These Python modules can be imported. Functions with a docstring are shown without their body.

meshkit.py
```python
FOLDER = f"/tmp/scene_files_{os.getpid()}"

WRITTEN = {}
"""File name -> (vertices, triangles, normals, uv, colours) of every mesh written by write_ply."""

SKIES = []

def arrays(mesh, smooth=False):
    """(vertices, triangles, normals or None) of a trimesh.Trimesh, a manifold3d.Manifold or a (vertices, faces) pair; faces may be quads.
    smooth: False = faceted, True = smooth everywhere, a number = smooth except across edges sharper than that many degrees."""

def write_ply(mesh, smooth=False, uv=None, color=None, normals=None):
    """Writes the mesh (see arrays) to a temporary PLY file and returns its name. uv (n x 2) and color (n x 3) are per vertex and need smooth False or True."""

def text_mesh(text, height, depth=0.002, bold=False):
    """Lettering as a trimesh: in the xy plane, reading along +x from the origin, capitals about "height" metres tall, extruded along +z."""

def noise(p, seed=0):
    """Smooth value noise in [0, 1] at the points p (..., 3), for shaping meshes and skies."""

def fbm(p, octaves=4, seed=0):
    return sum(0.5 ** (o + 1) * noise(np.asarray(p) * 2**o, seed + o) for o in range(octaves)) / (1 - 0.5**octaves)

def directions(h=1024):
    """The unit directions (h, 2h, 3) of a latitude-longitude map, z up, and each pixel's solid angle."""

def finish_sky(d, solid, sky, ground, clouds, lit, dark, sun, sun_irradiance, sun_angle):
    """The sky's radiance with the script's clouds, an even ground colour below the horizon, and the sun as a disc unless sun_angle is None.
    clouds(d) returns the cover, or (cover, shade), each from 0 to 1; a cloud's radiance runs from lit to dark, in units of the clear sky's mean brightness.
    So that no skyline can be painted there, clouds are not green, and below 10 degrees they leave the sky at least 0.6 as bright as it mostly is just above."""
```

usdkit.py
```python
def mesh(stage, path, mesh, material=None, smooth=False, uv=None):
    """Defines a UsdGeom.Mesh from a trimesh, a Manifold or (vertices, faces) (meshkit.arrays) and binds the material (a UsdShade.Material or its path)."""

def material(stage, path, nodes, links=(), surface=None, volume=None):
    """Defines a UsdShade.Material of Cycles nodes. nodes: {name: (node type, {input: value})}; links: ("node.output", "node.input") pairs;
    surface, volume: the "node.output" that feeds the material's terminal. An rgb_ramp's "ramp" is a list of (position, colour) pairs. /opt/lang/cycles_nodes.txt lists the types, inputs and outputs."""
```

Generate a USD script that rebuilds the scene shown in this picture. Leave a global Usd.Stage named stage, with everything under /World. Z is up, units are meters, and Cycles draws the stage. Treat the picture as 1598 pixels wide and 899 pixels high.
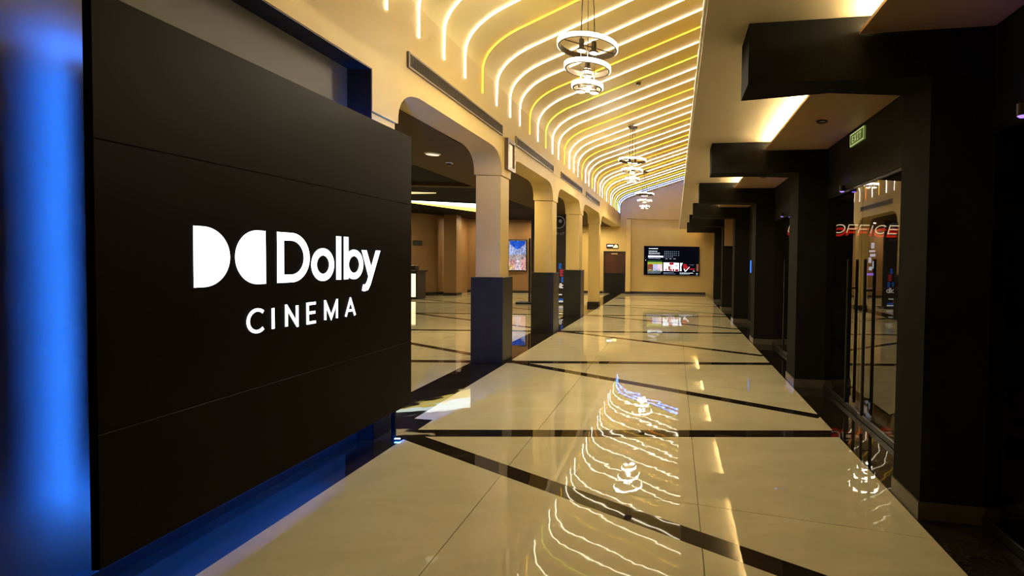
import math, random
import numpy as np, trimesh, usdkit, meshkit
from shapely.geometry import Polygon, LineString, MultiPolygon, box as sbox, Point
from shapely import affinity, union_all
from pxr import Usd, UsdGeom, UsdLux, Sdf, Gf

random.seed(7)
stage = Usd.Stage.CreateInMemory()
UsdGeom.SetStageUpAxis(stage, UsdGeom.Tokens.z)
UsdGeom.SetStageMetersPerUnit(stage, 1.0)
world = UsdGeom.Xform.Define(stage, '/World')
stage.SetDefaultPrim(world.GetPrim())
UsdGeom.Scope.Define(stage, '/World/Looks')

# ------------------------------------------------------------------ camera
EXPOSURE = 1.0
FPX, PX, PY = 800.0, 1089.2, 430.93            # focal length and principal point in pixels of the 1598 x 899 picture
YAW, PITCH, ROLL = 0.0450117, 0.0283566, 0.0166913
EYE = 1.55
def camera():
    cy, sy, cp, sp, cr, sr = math.cos(YAW), math.sin(YAW), math.cos(PITCH), math.sin(PITCH), math.cos(ROLL), math.sin(ROLL)
    B = np.array([[1, 0, 0], [0, 0, -1], [0, 1, 0]], float)
    R = np.array([[cr, -sr, 0], [sr, cr, 0], [0, 0, 1]]) @ np.array([[1, 0, 0], [0, cp, -sp], [0, sp, cp]]) @ np.array([[cy, 0, -sy], [0, 1, 0], [sy, 0, cy]]) @ B
    c = UsdGeom.Camera.Define(stage, '/World/camera')
    ap = 36.0
    vap = ap * 899 / 1598
    c.CreateHorizontalApertureAttr(ap)
    c.CreateVerticalApertureAttr(vap)
    c.CreateFocalLengthAttr(FPX / 1598 * ap)
    c.CreateHorizontalApertureOffsetAttr(-(PX - 799.0) / 1598 * ap)
    c.CreateVerticalApertureOffsetAttr((PY - 449.5) / 899 * vap)
    c.CreateClippingRangeAttr(Gf.Vec2f(0.05, 200))
    c.CreateExposureAttr(EXPOSURE)
    m = np.eye(4)
    m[0, :3], m[1, :3], m[2, :3], m[3, :3] = R[0], -R[1], -R[2], (0, 0, EYE)
    c.AddTransformOp().Set(Gf.Matrix4d(m.tolist()))
camera()
# the rooms have no daylight: only a very faint even ambience comes in
dome = UsdLux.DomeLight.Define(stage, '/World/ambient_light')
dome.CreateColorAttr(Gf.Vec3f(1.0, 0.8, 0.55))
dome.CreateIntensityAttr(0.02)

# light strengths (all are lamps seen or plainly implied by the photograph)
STRIP = 5.6        # light lines on the ceiling
RING = 22.0         # ring lamps
BULB = 360.0
COVE = 95.0         # light lines hidden above the dropped ceiling boards
BLUE = 170.0         # blue light line behind the sign
LETTER = 0.75
SCREEN = 0.7

# ------------------------------------------------------------------ helpers
MATS = {}
def principled(name, color, rough=0.5, metallic=0.0, spec=0.5, noise=None, bump=None, emit=None, coat=0.0):
    """noise: (scale, colour 2, scale vector); bump: (scale, distance, vector)"""
    nodes = {'p': ('principled_bsdf', {'base_color': color, 'roughness': rough, 'metallic': metallic, 'specular_ior_level': spec, 'coat_weight': coat})}
    links = []
    if emit:
        nodes['p'][1].update({'emission_color': emit[0], 'emission_strength': emit[1]})
    if noise or bump:
        nodes['g'] = ('geometry', {})
    if noise:
        sc, c2, vec = noise
        nodes['m'] = ('mapping', {'mapping_type': 'point', 'scale': vec})
        nodes['n'] = ('noise_texture', {'scale': sc, 'detail': 5.0, 'roughness': 0.6})
        nodes['r'] = ('rgb_ramp', {'ramp': [(0.32, color), (0.68, c2)]})
        links += [('g.position', 'm.vector'), ('m.vector', 'n.vector'), ('n.fac', 'r.fac'), ('r.color', 'p.base_color')]
    if bump:
        sc, dist, vec = bump
        nodes['mb'] = ('mapping', {'mapping_type': 'point', 'scale': vec})
        nodes['nb'] = ('noise_texture', {'scale': sc, 'detail': 1.0})
        nodes['b'] = ('bump', {'strength': 1.0, 'distance': dist})
        links += [('g.position', 'mb.vector'), ('mb.vector', 'nb.vector'), ('nb.fac', 'b.height'), ('b.normal', 'p.normal')]
    MATS[name] = usdkit.material(stage, '/World/Looks/' + name, nodes, links, surface='p.BSDF')
    return MATS[name]

def emitter(name, color, strength):
    MATS[name] = usdkit.material(stage, '/World/Looks/' + name, {'e': ('emission', {'color': color, 'strength': strength})}, [], surface='e.emission')
    return MATS[name]

def marble(name, dark, mid, vein, rough, spec=0.5, wave=0.0012):
    nodes = {'g': ('geometry', {}),
             'n1': ('noise_texture', {'scale': 2.2, 'detail': 8.0, 'roughness': 0.65, 'distortion': 1.6}),
             'r1': ('rgb_ramp', {'ramp': [(0.3, dark), (0.62, mid), (0.8, dark)]}),
             'n2': ('noise_texture', {'scale': 3.1, 'detail': 6.0, 'roughness': 0.6, 'distortion': 2.6}),
             'r2': ('rgb_ramp', {'ramp': [(0.485, (0, 0, 0)), (0.5, (1, 1, 1)), (0.515, (0, 0, 0))]}),
             'n3': ('noise_texture', {'scale': 0.9, 'detail': 2.0}),
             'r3': ('rgb_ramp', {'ramp': [(0.5, (0, 0, 0)), (0.75, (0.8, 0.8, 0.8))]}),
             'f': ('mix', {'mix_type': 'multiply', 'fac': 1.0}),
             'x': ('mix', {'mix_type': 'mix', 'color2': vein}),
             'nb': ('noise_texture', {'scale': 3.6, 'detail': 1.0}),
             'b': ('bump', {'strength': 1.0, 'distance': wave}),
             'p': ('principled_bsdf', {'roughness': rough, 'specular_ior_level': spec})}
    links = [('g.position', 'n1.vector'), ('g.position', 'n2.vector'), ('g.position', 'n3.vector'), ('g.position', 'nb.vector'), ('n1.fac', 'r1.fac'), ('n2.fac', 'r2.fac'), ('n3.fac', 'r3.fac'),
             ('r2.color', 'f.color1'), ('r3.color', 'f.color2'), ('r1.color', 'x.color1'), ('f.color', 'x.fac'), ('x.color', 'p.base_color'),
             ('nb.fac', 'b.height'), ('b.normal', 'p.normal')]
    MATS[name] = usdkit.material(stage, '/World/Looks/' + name, nodes, links, surface='p.BSDF')

def pane_glass(name, tint):
    """front faces of a pane reflect by fresnel, its inner faces only let light through"""
    MATS[name] = usdkit.material(stage, '/World/Looks/' + name, {
        'f': ('fresnel', {'IOR': 1.5}), 'g0': ('geometry', {}), 'inv': ('math', {'math_type': 'subtract', 'value1': 1.0}), 'k': ('math', {'math_type': 'multiply'}),
        'k2': ('math', {'math_type': 'multiply', 'value2': 1.8, 'use_clamp': True}),
        't': ('transparent_bsdf', {'color': tint}), 'g': ('glossy_bsdf', {'color': (1, 1, 1), 'roughness': 0.0}), 'm': ('mix_closure', {})},
        [('g0.backfacing', 'inv.value2'), ('f.fac', 'k.value1'), ('inv.value', 'k.value2'), ('k.value', 'k2.value1'), ('k2.value', 'm.fac'), ('t.BSDF', 'm.closure1'), ('g.BSDF', 'm.closure2')], surface='m.closure')

USED = {}
def numbered(parent, name):
    k = (parent, name)
    n = USED.get(k, 0)
    USED[k] = n + 1
    return name if n == 0 else f'{name}_{n:03d}'

def tag(prim, label=None, cat=None, group=None, kind=None):
    for k, v in (('label', label), ('category', cat), ('group', group), ('kind', kind)):
        if v:
            prim.SetCustomDataByKey(k, v)
    return prim

ORIGIN = {}
def thing(name, label=None, cat=None, loc=(0, 0, 0), group=None, kind=None):
    path = '/World/' + numbered('/World', name)
    x = UsdGeom.Xform.Define(stage, path)
    x.AddTranslateOp().Set(Gf.Vec3d(*map(float, loc)))
    ORIGIN[path] = np.array(loc, float)
    return tag(x.GetPrim(), label, cat, group, kind)

def obj(name, mesh, mat, parent=None, smooth=False, label=None, cat=None, group=None, kind=None):
    base = str(parent.GetPath()) if parent else '/World'
    path = base + '/' + numbered(base, name)
    o = np.zeros(3)
    if parent:
        o = ORIGIN.get(base)
        if o is None:
            o = ORIGIN.get(base.rsplit('/', 1)[0], np.zeros(3))
    v, f, n = meshkit.arrays(mesh, False)
    m = usdkit.mesh(stage, path, trimesh.Trimesh(v - o, f, process=False), MATS[mat], smooth=smooth)
    if parent:
        ORIGIN[path] = o
    return tag(m.GetPrim(), label, cat, group, kind)

def bx(x0, x1, y0, y1, z0, z1, b=0.0):
    """a box, its edges chamfered by b"""
    if b <= 0:
        m = trimesh.creation.box((x1 - x0, y1 - y0, z1 - z0))
        m.apply_translation(((x0 + x1) / 2, (y0 + y1) / 2, (z0 + z1) / 2))
        return m
    pts = []
    lo, hi = (x0, y0, z0), (x1, y1, z1)
    for i in range(8):
        c = [hi[k] if i >> k & 1 else lo[k] for k in range(3)]
        s = [-1 if i >> k & 1 else 1 for k in range(3)]
        for k in range(3):
            p = list(c)
            for j in range(3):
                if j != k:
                    p[j] += s[j] * b
            pts.append(p)
    return trimesh.Trimesh(np.array(pts)).convex_hull

def hull(pts):
    return trimesh.Trimesh(np.array(pts, float)).convex_hull

def cat_(ms):
    return trimesh.util.concatenate([m for m in ms])

def extrude(poly, h):
    ps = list(poly.geoms) if hasattr(poly, 'geoms') else [poly]
    return cat_([trimesh.creation.extrude_polygon(p, h, engine='earcut') for p in ps if p.area > 1e-9])

def remap(m, f):
    v = np.array(m.vertices)
    return trimesh.Trimesh(f(v), np.array(m.faces), process=False)

def on_x(m, x):            # polygon in (Y, Z), extruded along +X from x
    return remap(m, lambda v: np.stack([x + v[:, 2], v[:, 0], v[:, 1]], 1))
def on_xn(m, x, y0):       # faces -X, reads along -Y
    return remap(m, lambda v: np.stack([x - v[:, 2], y0 - v[:, 0], v[:, 1]], 1))
def on_y(m, y):            # polygon in (X, Z), extruded towards -Y from y
    return remap(m, lambda v: np.stack([v[:, 0], y - v[:, 2], v[:, 1]], 1))
def flat(poly, z0, z1):    # polygon in (X, Y)
    m = extrude(poly, z1 - z0)
    m.apply_translation((0, 0, z0))
    return m
def prism(pts, z0, z1):
    return flat(Polygon(pts), z0, z1)

def tube(points, r, sides=8, closed=False):
    p = np.asarray(points, float)
    n = len(p)
    if closed:
        t = np.roll(p, -1, 0) - np.roll(p, 1, 0)
    else:
        t = np.gradient(p, axis=0)
    t /= np.linalg.norm(t, axis=1, keepdims=True)
    up = np.where(np.abs(t[:, 2:]) < 0.95, [[0, 0, 1.0]], [[0, 1.0, 0]])
    a = np.cross(t, up)
    for i in range(1, n):          # keep the frame from flipping
        a[i] = a[i - 1] - t[i] * np.dot(a[i - 1], t[i])
    a /= np.linalg.norm(a, axis=1, keepdims=True)
    b = np.cross(t, a)
    ang = np.arange(sides) * 2 * np.pi / sides
    v = (p[:, None] + r * (np.cos(ang)[None, :, None] * a[:, None] + np.sin(ang)[None, :, None] * b[:, None])).reshape(-1, 3)
    f = []
    for i in range(n if closed else n - 1):
        for j in range(sides):
            q = [i * sides + j, i * sides + (j + 1) % sides, ((i + 1) % n) * sides + (j + 1) % sides, ((i + 1) % n) * sides + j]
            f += [[q[0], q[1], q[2]], [q[0], q[2], q[3]]]
    if not closed:
        v = np.vstack([v, p[0], p[-1]])
        for j in range(sides):
            f += [[n * sides, (j + 1) % sides, j], [n * sides + 1, (n - 1) * sides + j, (n - 1) * sides + (j + 1) % sides]]
    return trimesh.Trimesh(v, np.array(f), process=False)

def lathe(profile, c, n=24):
    """(r, z) profile turned around the vertical through c"""
    m = trimesh.creation.revolve(np.array(profile, float), sections=n)
    m.apply_translation(c)
    return m

def ringband(c, r0, r1, z0, z1, n=64):
    return lathe([(r0, z0), (r1, z0), (r1, z1), (r0, z1), (r0, z0)], (c[0], c[1], 0), n)

# ------------------------------------------------------------------ materials
principled('cream_plaster', (0.66, 0.485, 0.175), 0.55, noise=(1.3, (0.6, 0.435, 0.15), (1, 1, 0.6)), bump=(40.0, 0.0006, (1, 1, 1)))
principled('tan_plaster', (0.27, 0.15, 0.06), 0.6, noise=(1.1, (0.235, 0.128, 0.05), (1, 1, 0.5)))
principled('ceiling_plaster', (0.76, 0.6, 0.225), 0.5, noise=(1.0, (0.7, 0.55, 0.2), (1, 1, 1)))
principled('soffit_plaster', (0.55, 0.44, 0.26), 0.6, noise=(1.2, (0.49, 0.385, 0.22), (1, 0.5, 1)))
principled('hall_soffit', (0.075, 0.043, 0.017), 0.7, spec=0.2)
principled('black_ceiling', (0.005, 0.0045, 0.004), 0.8, spec=0.15)
principled('board_wood', (0.42, 0.27, 0.13), 0.5, noise=(3.0, (0.35, 0.22, 0.1), (0.6, 9.0, 1)))
principled('dark_render', (0.009, 0.0078, 0.006), 0.8, spec=0.08, bump=(160.0, 0.0012, (1, 1, 1)), noise=(60.0, (0.013, 0.0115, 0.0085), (1, 1, 1)))
principled('niche_paint', (0.1, 0.085, 0.068), 0.6)
principled('niche_reveal', (0.02, 0.02, 0.022), 0.5)
principled('sign_board', (0.0062, 0.0038, 0.0022), 0.45, spec=0.06)
principled('sign_frame', (0.006, 0.006, 0.007), 0.6, spec=0.2)
principled('black_metal', (0.012, 0.012, 0.012), 0.35)
principled('lamp_metal', (0.09, 0.07, 0.05), 0.35, metallic=0.6)
principled('bronze', (0.14, 0.085, 0.045), 0.4, metallic=0.5)
principled('vent_metal', (0.22, 0.17, 0.1), 0.45, metallic=0.3)
principled('vent_dark', (0.03, 0.024, 0.016), 0.7)
principled('lip_metal', (0.34, 0.24, 0.12), 0.12, metallic=0.9)
principled('lip_trim', (0.8, 0.7, 0.5), 0.4)
principled('dark_wall', (0.012, 0.011, 0.01), 0.55, spec=0.2)
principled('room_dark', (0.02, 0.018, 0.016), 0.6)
principled('white_plastic', (0.7, 0.68, 0.62), 0.4)
principled('skirting_stone', (0.1, 0.085, 0.06), 0.15)
principled('baseboard_dark', (0.025, 0.02, 0.015), 0.35)
principled('door_black', (0.008, 0.007, 0.006), 0.5, spec=0.2)
principled('grout', (0.13, 0.105, 0.07), 0.8)
principled('banner_dark', (0.018, 0.013, 0.014), 0.5)
marble('black_marble', (0.009, 0.008, 0.007), (0.022, 0.016, 0.011), (0.13, 0.1, 0.06), 0.02, wave=0.0009)
marble('plinth_marble', (0.02, 0.021, 0.018), (0.032, 0.032, 0.027), (0.085, 0.083, 0.072), 0.3, spec=0.35)
pane_glass('glass', (0.8, 0.78, 0.76))
pane_glass('clear_glass', (0.85, 0.85, 0.85))
def tile_material(name, c1, c2):
    nodes = {'g': ('geometry', {}), 'm': ('mapping', {'mapping_type': 'point', 'scale': (1.0, 2.2, 1.0), 'rotation': (0, 0, 0.5)}),
             'n': ('noise_texture', {'scale': 1.6, 'detail': 6.0, 'roughness': 0.6, 'distortion': 0.7}), 'r': ('rgb_ramp', {'ramp': [(0.3, c1), (0.7, c2)]}),
             'mb': ('mapping', {'mapping_type': 'point', 'scale': (1.0, 0.8, 1.0)}), 'nb': ('noise_texture', {'scale': 3.0, 'detail': 3.0, 'roughness': 0.45}), 'b': ('bump', {'strength': 1.0, 'distance': 0.0011}),
             'p': ('principled_bsdf', {'roughness': 0.015, 'specular_ior_level': 0.5})}
    links = [('g.position', 'm.vector'), ('m.vector', 'n.vector'), ('n.fac', 'r.fac'), ('r.color', 'p.base_color'), ('g.position', 'mb.vector'), ('mb.vector', 'nb.vector'), ('nb.fac', 'b.height'), ('b.normal', 'p.normal')]
    MATS[name] = usdkit.material(stage, '/World/Looks/' + name, nodes, links, surface='p.BSDF')
tile_material('cream_marble', (0.52, 0.475, 0.29), (0.6, 0.55, 0.35))
LED = {'white': (1.0, 0.9, 0.66), 'yellow': (1.0, 0.56, 0.035), 'green': (0.66, 0.7, 0.05), 'orange': (1.0, 0.30, 0.02), 'blue': (0.06, 0.15, 1.0)}
for k, c in LED.items():
    emitter('led_' + k, c, STRIP * {'white': 1.0, 'blue': 3.2}.get(k, 0.36))
emitter('ring_light', (1.0, 0.88, 0.68), RING)
emitter('bulb_light', (1.0, 0.86, 0.62), BULB)
emitter('cove_light', (1.0, 0.84, 0.5), COVE)
emitter('blue_led', (0.02, 0.16, 1.0), BLUE)
emitter('blue_led_end', (0.02, 0.16, 1.0), 200.0)
emitter('blue_led_low', (0.02, 0.16, 1.0), BLUE * 0.45)
emitter('white_letter', (0.95, 0.97, 1.0), LETTER)
emitter('panel_white', (0.85, 1.0, 0.9), 1.2)
emitter('panel_yellow', (1.0, 0.78, 0.18), 0.85)
emitter('panel_warm', (1.0, 0.72, 0.32), 0.6)
emitter('hall_lamp', (1.0, 0.78, 0.44), 950.0)
emitter('dim_lamp', (1.0, 0.8, 0.55), 0.55)
emitter('purple_lamp', (0.10, 0.015, 1.0), 30.0)
emitter('purple_lens', (0.22, 0.12, 1.0), 1.6)
emitter('red_neon', (1.0, 0.03, 0.012), 0.34)
emitter('white_neon', (1.0, 0.82, 0.5), 0.6)
emitter('exit_green', (0.12, 0.18, 0.035), 0.3)
emitter('exit_pale', (0.6, 0.62, 0.25), 0.35)
emitter('counter_glow', (1.0, 0.84, 0.48), 0.9)
emitter('lantern_glow', (1.0, 0.78, 0.42), 0.55)
emitter('sign_white', (1.0, 0.97, 0.9), 1.5)
emitter('sign_yellow', (1.0, 0.72, 0.25), 1.3)

# ------------------------------------------------------------------ plan of the building
WX = -2.55            # corridor face of the arcade wall
WB = -2.95            # hall face of the arcade wall
END = 24.05           # end wall
SPRING, CROWN = 2.765, 3.115
PIER = [(1.25, 1.64), (4.445, 4.845), (7.66, 8.06), (10.80, 11.24), (13.88, 14.33), (17.42, 17.75)]
GX = 1.87             # glass doors on the right
SX = 0.17             # left edge of the low ceiling on the right
SZ = 3.06             # its height
RP = [(-0.25, 0.22), (3.03, 3.41), (6.32, 6.78), (9.65, 10.12), (13.05, 13.52), (16.35, 16.82), (19.65, 20.12)]   # dark pillars on the right
SKEW = -0.22          # beams and pillar fronts on the right are cut on the slant

# ---- floor: marble tiles, each its own piece
floor = thing('floor', 'polished cream marble floor with black marble strips', kind='structure')
obj('screed', bx(-14.0, 8.5, -4.0, END + 0.1, -0.12, -0.022), 'grout', floor)
YC = [-1.95, 1.32, 4.575, 7.765, 11.11, 14.45, 17.75, 21.1]
cross, diag = [], []
XL, XR = -14.0, 1.49
for k, y in enumerate(YC):
    cross.append(sbox(-2.475 if y > 4.3 and y < 4.6 else XL, y - 0.09, XR, y + 0.09))
    a, b = (XR, y + 0.06 - 0.69 * (XR + 2.475)), (XL, y + 0.06 + 0.69 * (-2.475 - XL))
    diag.append(LineString([a, b]).buffer(0.068, cap_style=2))
# towards the sign the black border is wider
border_left = [Polygon([(-3.0, 4.29), (-2.475, 4.29), (-2.475, END), (-3.0, END)]), Polygon([(-2.95, -4), (-2.283, -4), (-2.283, 4.95), (-2.475, 4.99), (-2.475, 4.29), (-2.95, 4.29)]).buffer(0)]
border_left = union_all(border_left)
border_right = sbox(1.49, -4, 2.0, END)
black = union_all(cross + diag)
corridor = sbox(-2.6, -4, XR, END).difference(border_left)
hall = sbox(-14, 2.0, -3.0, END)
G = 0.0015
def pieces(poly):
    return [p for p in (poly.geoms if hasattr(poly, 'geoms') else [poly]) if isinstance(p, Polygon) and p.area > 4e-4]
cuts = [LineString([(x, -5), (x, 30)]).buffer(G) for x in (-1.22, 0.17)]
for y in YC:
    cuts.append(LineString([(-1.0, y - 0.975), (XR + 0.1, y - 1.81)]).buffer(G))
def lay(region, extra, mat_tile, mat_strip, name_strip):
    strips = union_all(cross + diag)
    for p in pieces(region.difference(strips.buffer(G)).difference(extra)):
        obj('tile', flat(p.buffer(-0.0006, join_style=2) if p.area > 0.02 else p, -0.022, 0.0), mat_tile, floor)
lay(corridor, union_all(cuts), 'cream_marble', None, None)
hall_cuts = union_all([LineString([(x, 0), (x, 30)]).buffer(G) for x in (-4.4, -5.8, -7.2, -8.6, -10.0, -11.4, -12.8)])
lay(hall, hall_cuts, 'cream_marble', None, None)
cross_u = union_all(cross)
for region in (corridor, hall):
    for p in pieces(cross_u.intersection(region)):
        obj('cross_strip', flat(p, -0.022, 0.0), 'black_marble', floor)
    for d in diag:
        for p in pieces(d.intersection(region).difference(cross_u.buffer(G))):
            obj('diagonal_strip', flat(p, -0.022, 0.0), 'black_marble', floor)
edges = [-4.0] + [y for y in YC] + [END]
for bor in (border_left, border_right):
    for y0, y1 in zip(edges[:-1], edges[1:]):
        for p in pieces(bor.intersection(sbox(-5, y0 + G, 5, y1 - G))):
            obj('border_slab', flat(p, -0.022, 0.0), 'black_marble', floor)
ledges = [2.0, 3.2, 4.4, 5.6, 6.8, 8.4]
for x0, x1 in zip(ledges[:-1], ledges[1:]):
    for y0 in np.arange(-4, 12, 2.0):
        obj('room_tile', bx(x0 + G, x1 - G, y0 + G, y0 + 2.0 - G, -0.022, 0.0), 'black_marble', floor)

# ---- arcade wall on the left, pierced by arches with rounded corners
def arch(y0, y1, z0, right=True, rx=0.5, crown=CROWN):
    rz = crown - SPRING
    pts = [(y0, z0), (y0, SPRING)]
    t = np.linspace(0, np.pi / 2, 12)
    e = 0.8
    pts += [(y0 + rx * (1 - math.cos(a) ** e), SPRING + rz * math.sin(a) ** e) for a in t[1:]]
    if right:
        pts += [(y1 - rx * (1 - math.cos(a) ** e), SPRING + rz * math.sin(a) ** e) for a in t[::-1][:-1]]
        pts += [(y1, SPRING), (y1, z0)]
    else:
        pts += [(y1, crown), (y1, z0)]
    return Polygon(pts)
wall = sbox(-4.0, SPRING, END, 4.02)
for (a0, a1), (b0, b1) in zip(PIER[1:-1], PIER[2:]):
    wall = wall.difference(arch(a1, b0, SPRING - 0.1))
wall = wall.difference(arch(PIER[5][1], END + 0.1, SPRING - 0.1, right=False, crown=3.09))
wall = wall.difference(sbox(PIER[0][1], SPRING - 0.1, PIER[1][0], 3.115))
wl = thing('wall_left', 'yellow plaster arcade wall with rounded arches', kind='structure')
obj('arcade', on_x(extrude(wall, WX - WB), WB), 'cream_plaster', wl, smooth=25)
# niche behind the sign
nb = thing('wall_niche', 'dark painted niche behind the backlit black sign', kind='structure')
obj('niche_back', bx(-2.95, -2.75, PIER[0][1] - 0.3, PIER[1][0] + 0.02, 0, 3.2), 'niche_paint', nb)
obj('niche_head', bx(-2.749, WX - 0.003, PIER[0][1], PIER[1][0], 3.105, 3.112), 'niche_reveal', nb)
obj('niche_jamb', bx(-2.749, WX - 0.003, PIER[1][0] - 0.008, PIER[1][0] - 0.001, 0, 3.105), 'niche_reveal', nb)
obj('niche_jamb', bx(-2.749, WX - 0.003, PIER[0][1] + 0.001, PIER[0][1] + 0.008, 0, 3.105), 'niche_reveal', nb)
obj('niche_base', bx(-2.749, -2.66, PIER[0][1] + 0.01, PIER[1][0] - 0.01, 0, 0.06), 'niche_reveal', nb)
obj('near_wall', bx(WB, WX - 0.02, -4.0, PIER[0][0], 0, SPRING), 'cream_plaster', nb)

PLABEL = {0: 'cream wall pier nearest the camera at the hidden end of the black sign',
          1: 'cream wall pier just behind the far edge of the black sign',
          2: 'tall cream pillar with blackish stone plinth, nearest free-standing one, lilac lit',
          3: 'cream pillar with grey stone plinth, second from the black sign, right of the blue poster screen',
          4: 'cream pillar with grey stone plinth, third from the black sign, right of the dark totem',
          5: 'cream pillar without stone plinth, farthest of the arcade row'}
for i, (y0, y1) in enumerate(PIER):
    p = thing('pillar', PLABEL[i], 'pillar', ((WX + WB) / 2, (y0 + y1) / 2, 0))
    stone = i in (2, 3, 4)
    zt = 1.27 if stone else 0.13
    if i == 1:
        obj('shaft', bx(WB + 0.02, WX - 0.02, y0 + 0.015, y1 - 0.015, 0.55, SPRING - 0.005, 0.004), 'cream_plaster', p)
        obj('base_block', bx(WB - 0.02, -2.515, 4.40, 4.66, 0, 0.55, 0.003), 'sign_frame', p)
        continue
    o = 0.03 if stone else 0.015
    obj('shaft', bx(WB + 0.02, WX - 0.02, y0 + 0.015, y1 - 0.015, zt - 0.01, SPRING - 0.005, 0.004), 'cream_plaster', p)
    if stone:
        obj('core', bx(WB + 0.02, WX - 0.02, y0 + 0.01, y1 - 0.01, 0, zt - 0.015), 'baseboard_dark', p)
        obj('plinth_panel', bx(WX - 0.02, WX + o, y0 - o + 0.02, y1 + o - 0.02, 0, zt, 0.003), 'plinth_marble', p)
        obj('plinth_panel', bx(WB - o, WB + 0.02, y0 - o + 0.02, y1 + o - 0.02, 0, zt, 0.003), 'plinth_marble', p)
        obj('plinth_panel', bx(WB - o, WX + o, y0 - o, y0 - o + 0.02, 0, zt, 0.003), 'plinth_marble', p)
        obj('plinth_panel', bx(WB - o, WX + o, y1 + o - 0.02, y1 + o, 0, zt, 0.003), 'plinth_marble', p)
    else:
        obj('skirting', bx(WB + 0.005, WX - 0.005, y0, y1, 0, zt, 0.004), 'baseboard_dark', p)

# ---- sloped corridor ceiling with its rounded foot
SL0, SLM, CX = 4.315, 0.345, -2.53      # the straight slope: z = SL0 + SLM * (x - CX)
def profile():
    """(x, z) from the wall up over the rounded corner and along the slope"""
    zb = 3.98
    pts = [(WX, z) for z in np.linspace(3.70, zb, 4)]
    x1 = -1.93
    z1 = SL0 + SLM * (x1 - CX)
    c = (WX, SL0 + SLM * (WX - CX) + 0.02)
    for t in np.linspace(0, 1, 13)[1:]:
        pts.append(((1 - t) ** 2 * WX + 2 * t * (1 - t) * c[0] + t * t * x1, (1 - t) ** 2 * zb + 2 * t * (1 - t) * c[1] + t * t * z1))
    for x in np.linspace(x1, 1.2, 9)[1:]:
        pts.append((x, SL0 + SLM * (x - CX)))
    return np.array(pts)
PR = profile()
def ceiling_mesh():
    pr = PR[4:]
    pr = np.vstack([[WX, 4.0], pr])
    tops = pr + np.array([0, 0.12]) + np.array([-0.10, 0]) * np.clip(1 - np.arange(len(pr)) / 10.0, 0, 1)[:, None]
    poly = Polygon(list(map(tuple, pr)) + list(map(tuple, tops[::-1])))
    m = extrude(poly.buffer(0), END + 4.0)
    return remap(m, lambda v: np.stack([v[:, 0], END - v[:, 2], v[:, 1]], 1))
ce = thing('ceiling', 'sloped yellow plaster ceiling and the low ceilings beside it', kind='structure')
obj('sloped_ceiling', ceiling_mesh(), 'ceiling_plaster', ce, smooth=40)
obj('upper_wall', bx(1.2, 1.3, -4.0, END, SZ + 0.2, 5.9), 'ceiling_plaster', ce)
obj('low_ceiling', bx(SX, GX + 0.3, -4.0, END, SZ, SZ + 0.16), 'soffit_plaster', ce)
obj('edge_fascia', bx(SX - 0.012, SX - 0.001, -4.0, END, SZ + 0.035, SZ + 0.19), 'lip_metal', ce)
obj('edge_trim', bx(SX - 0.022, SX - 0.001, -4.0, END, SZ - 0.004, SZ + 0.034, 0.003), 'lip_trim', ce)
obj('hall_soffit', bx(-4.42, WB - 0.002, 1.0, END, 3.10, 3.45), 'hall_soffit', ce)
obj('hall_ceiling', bx(-14.0, -4.42, 1.0, END, 3.29, 3.40), 'black_ceiling', ce)

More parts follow.
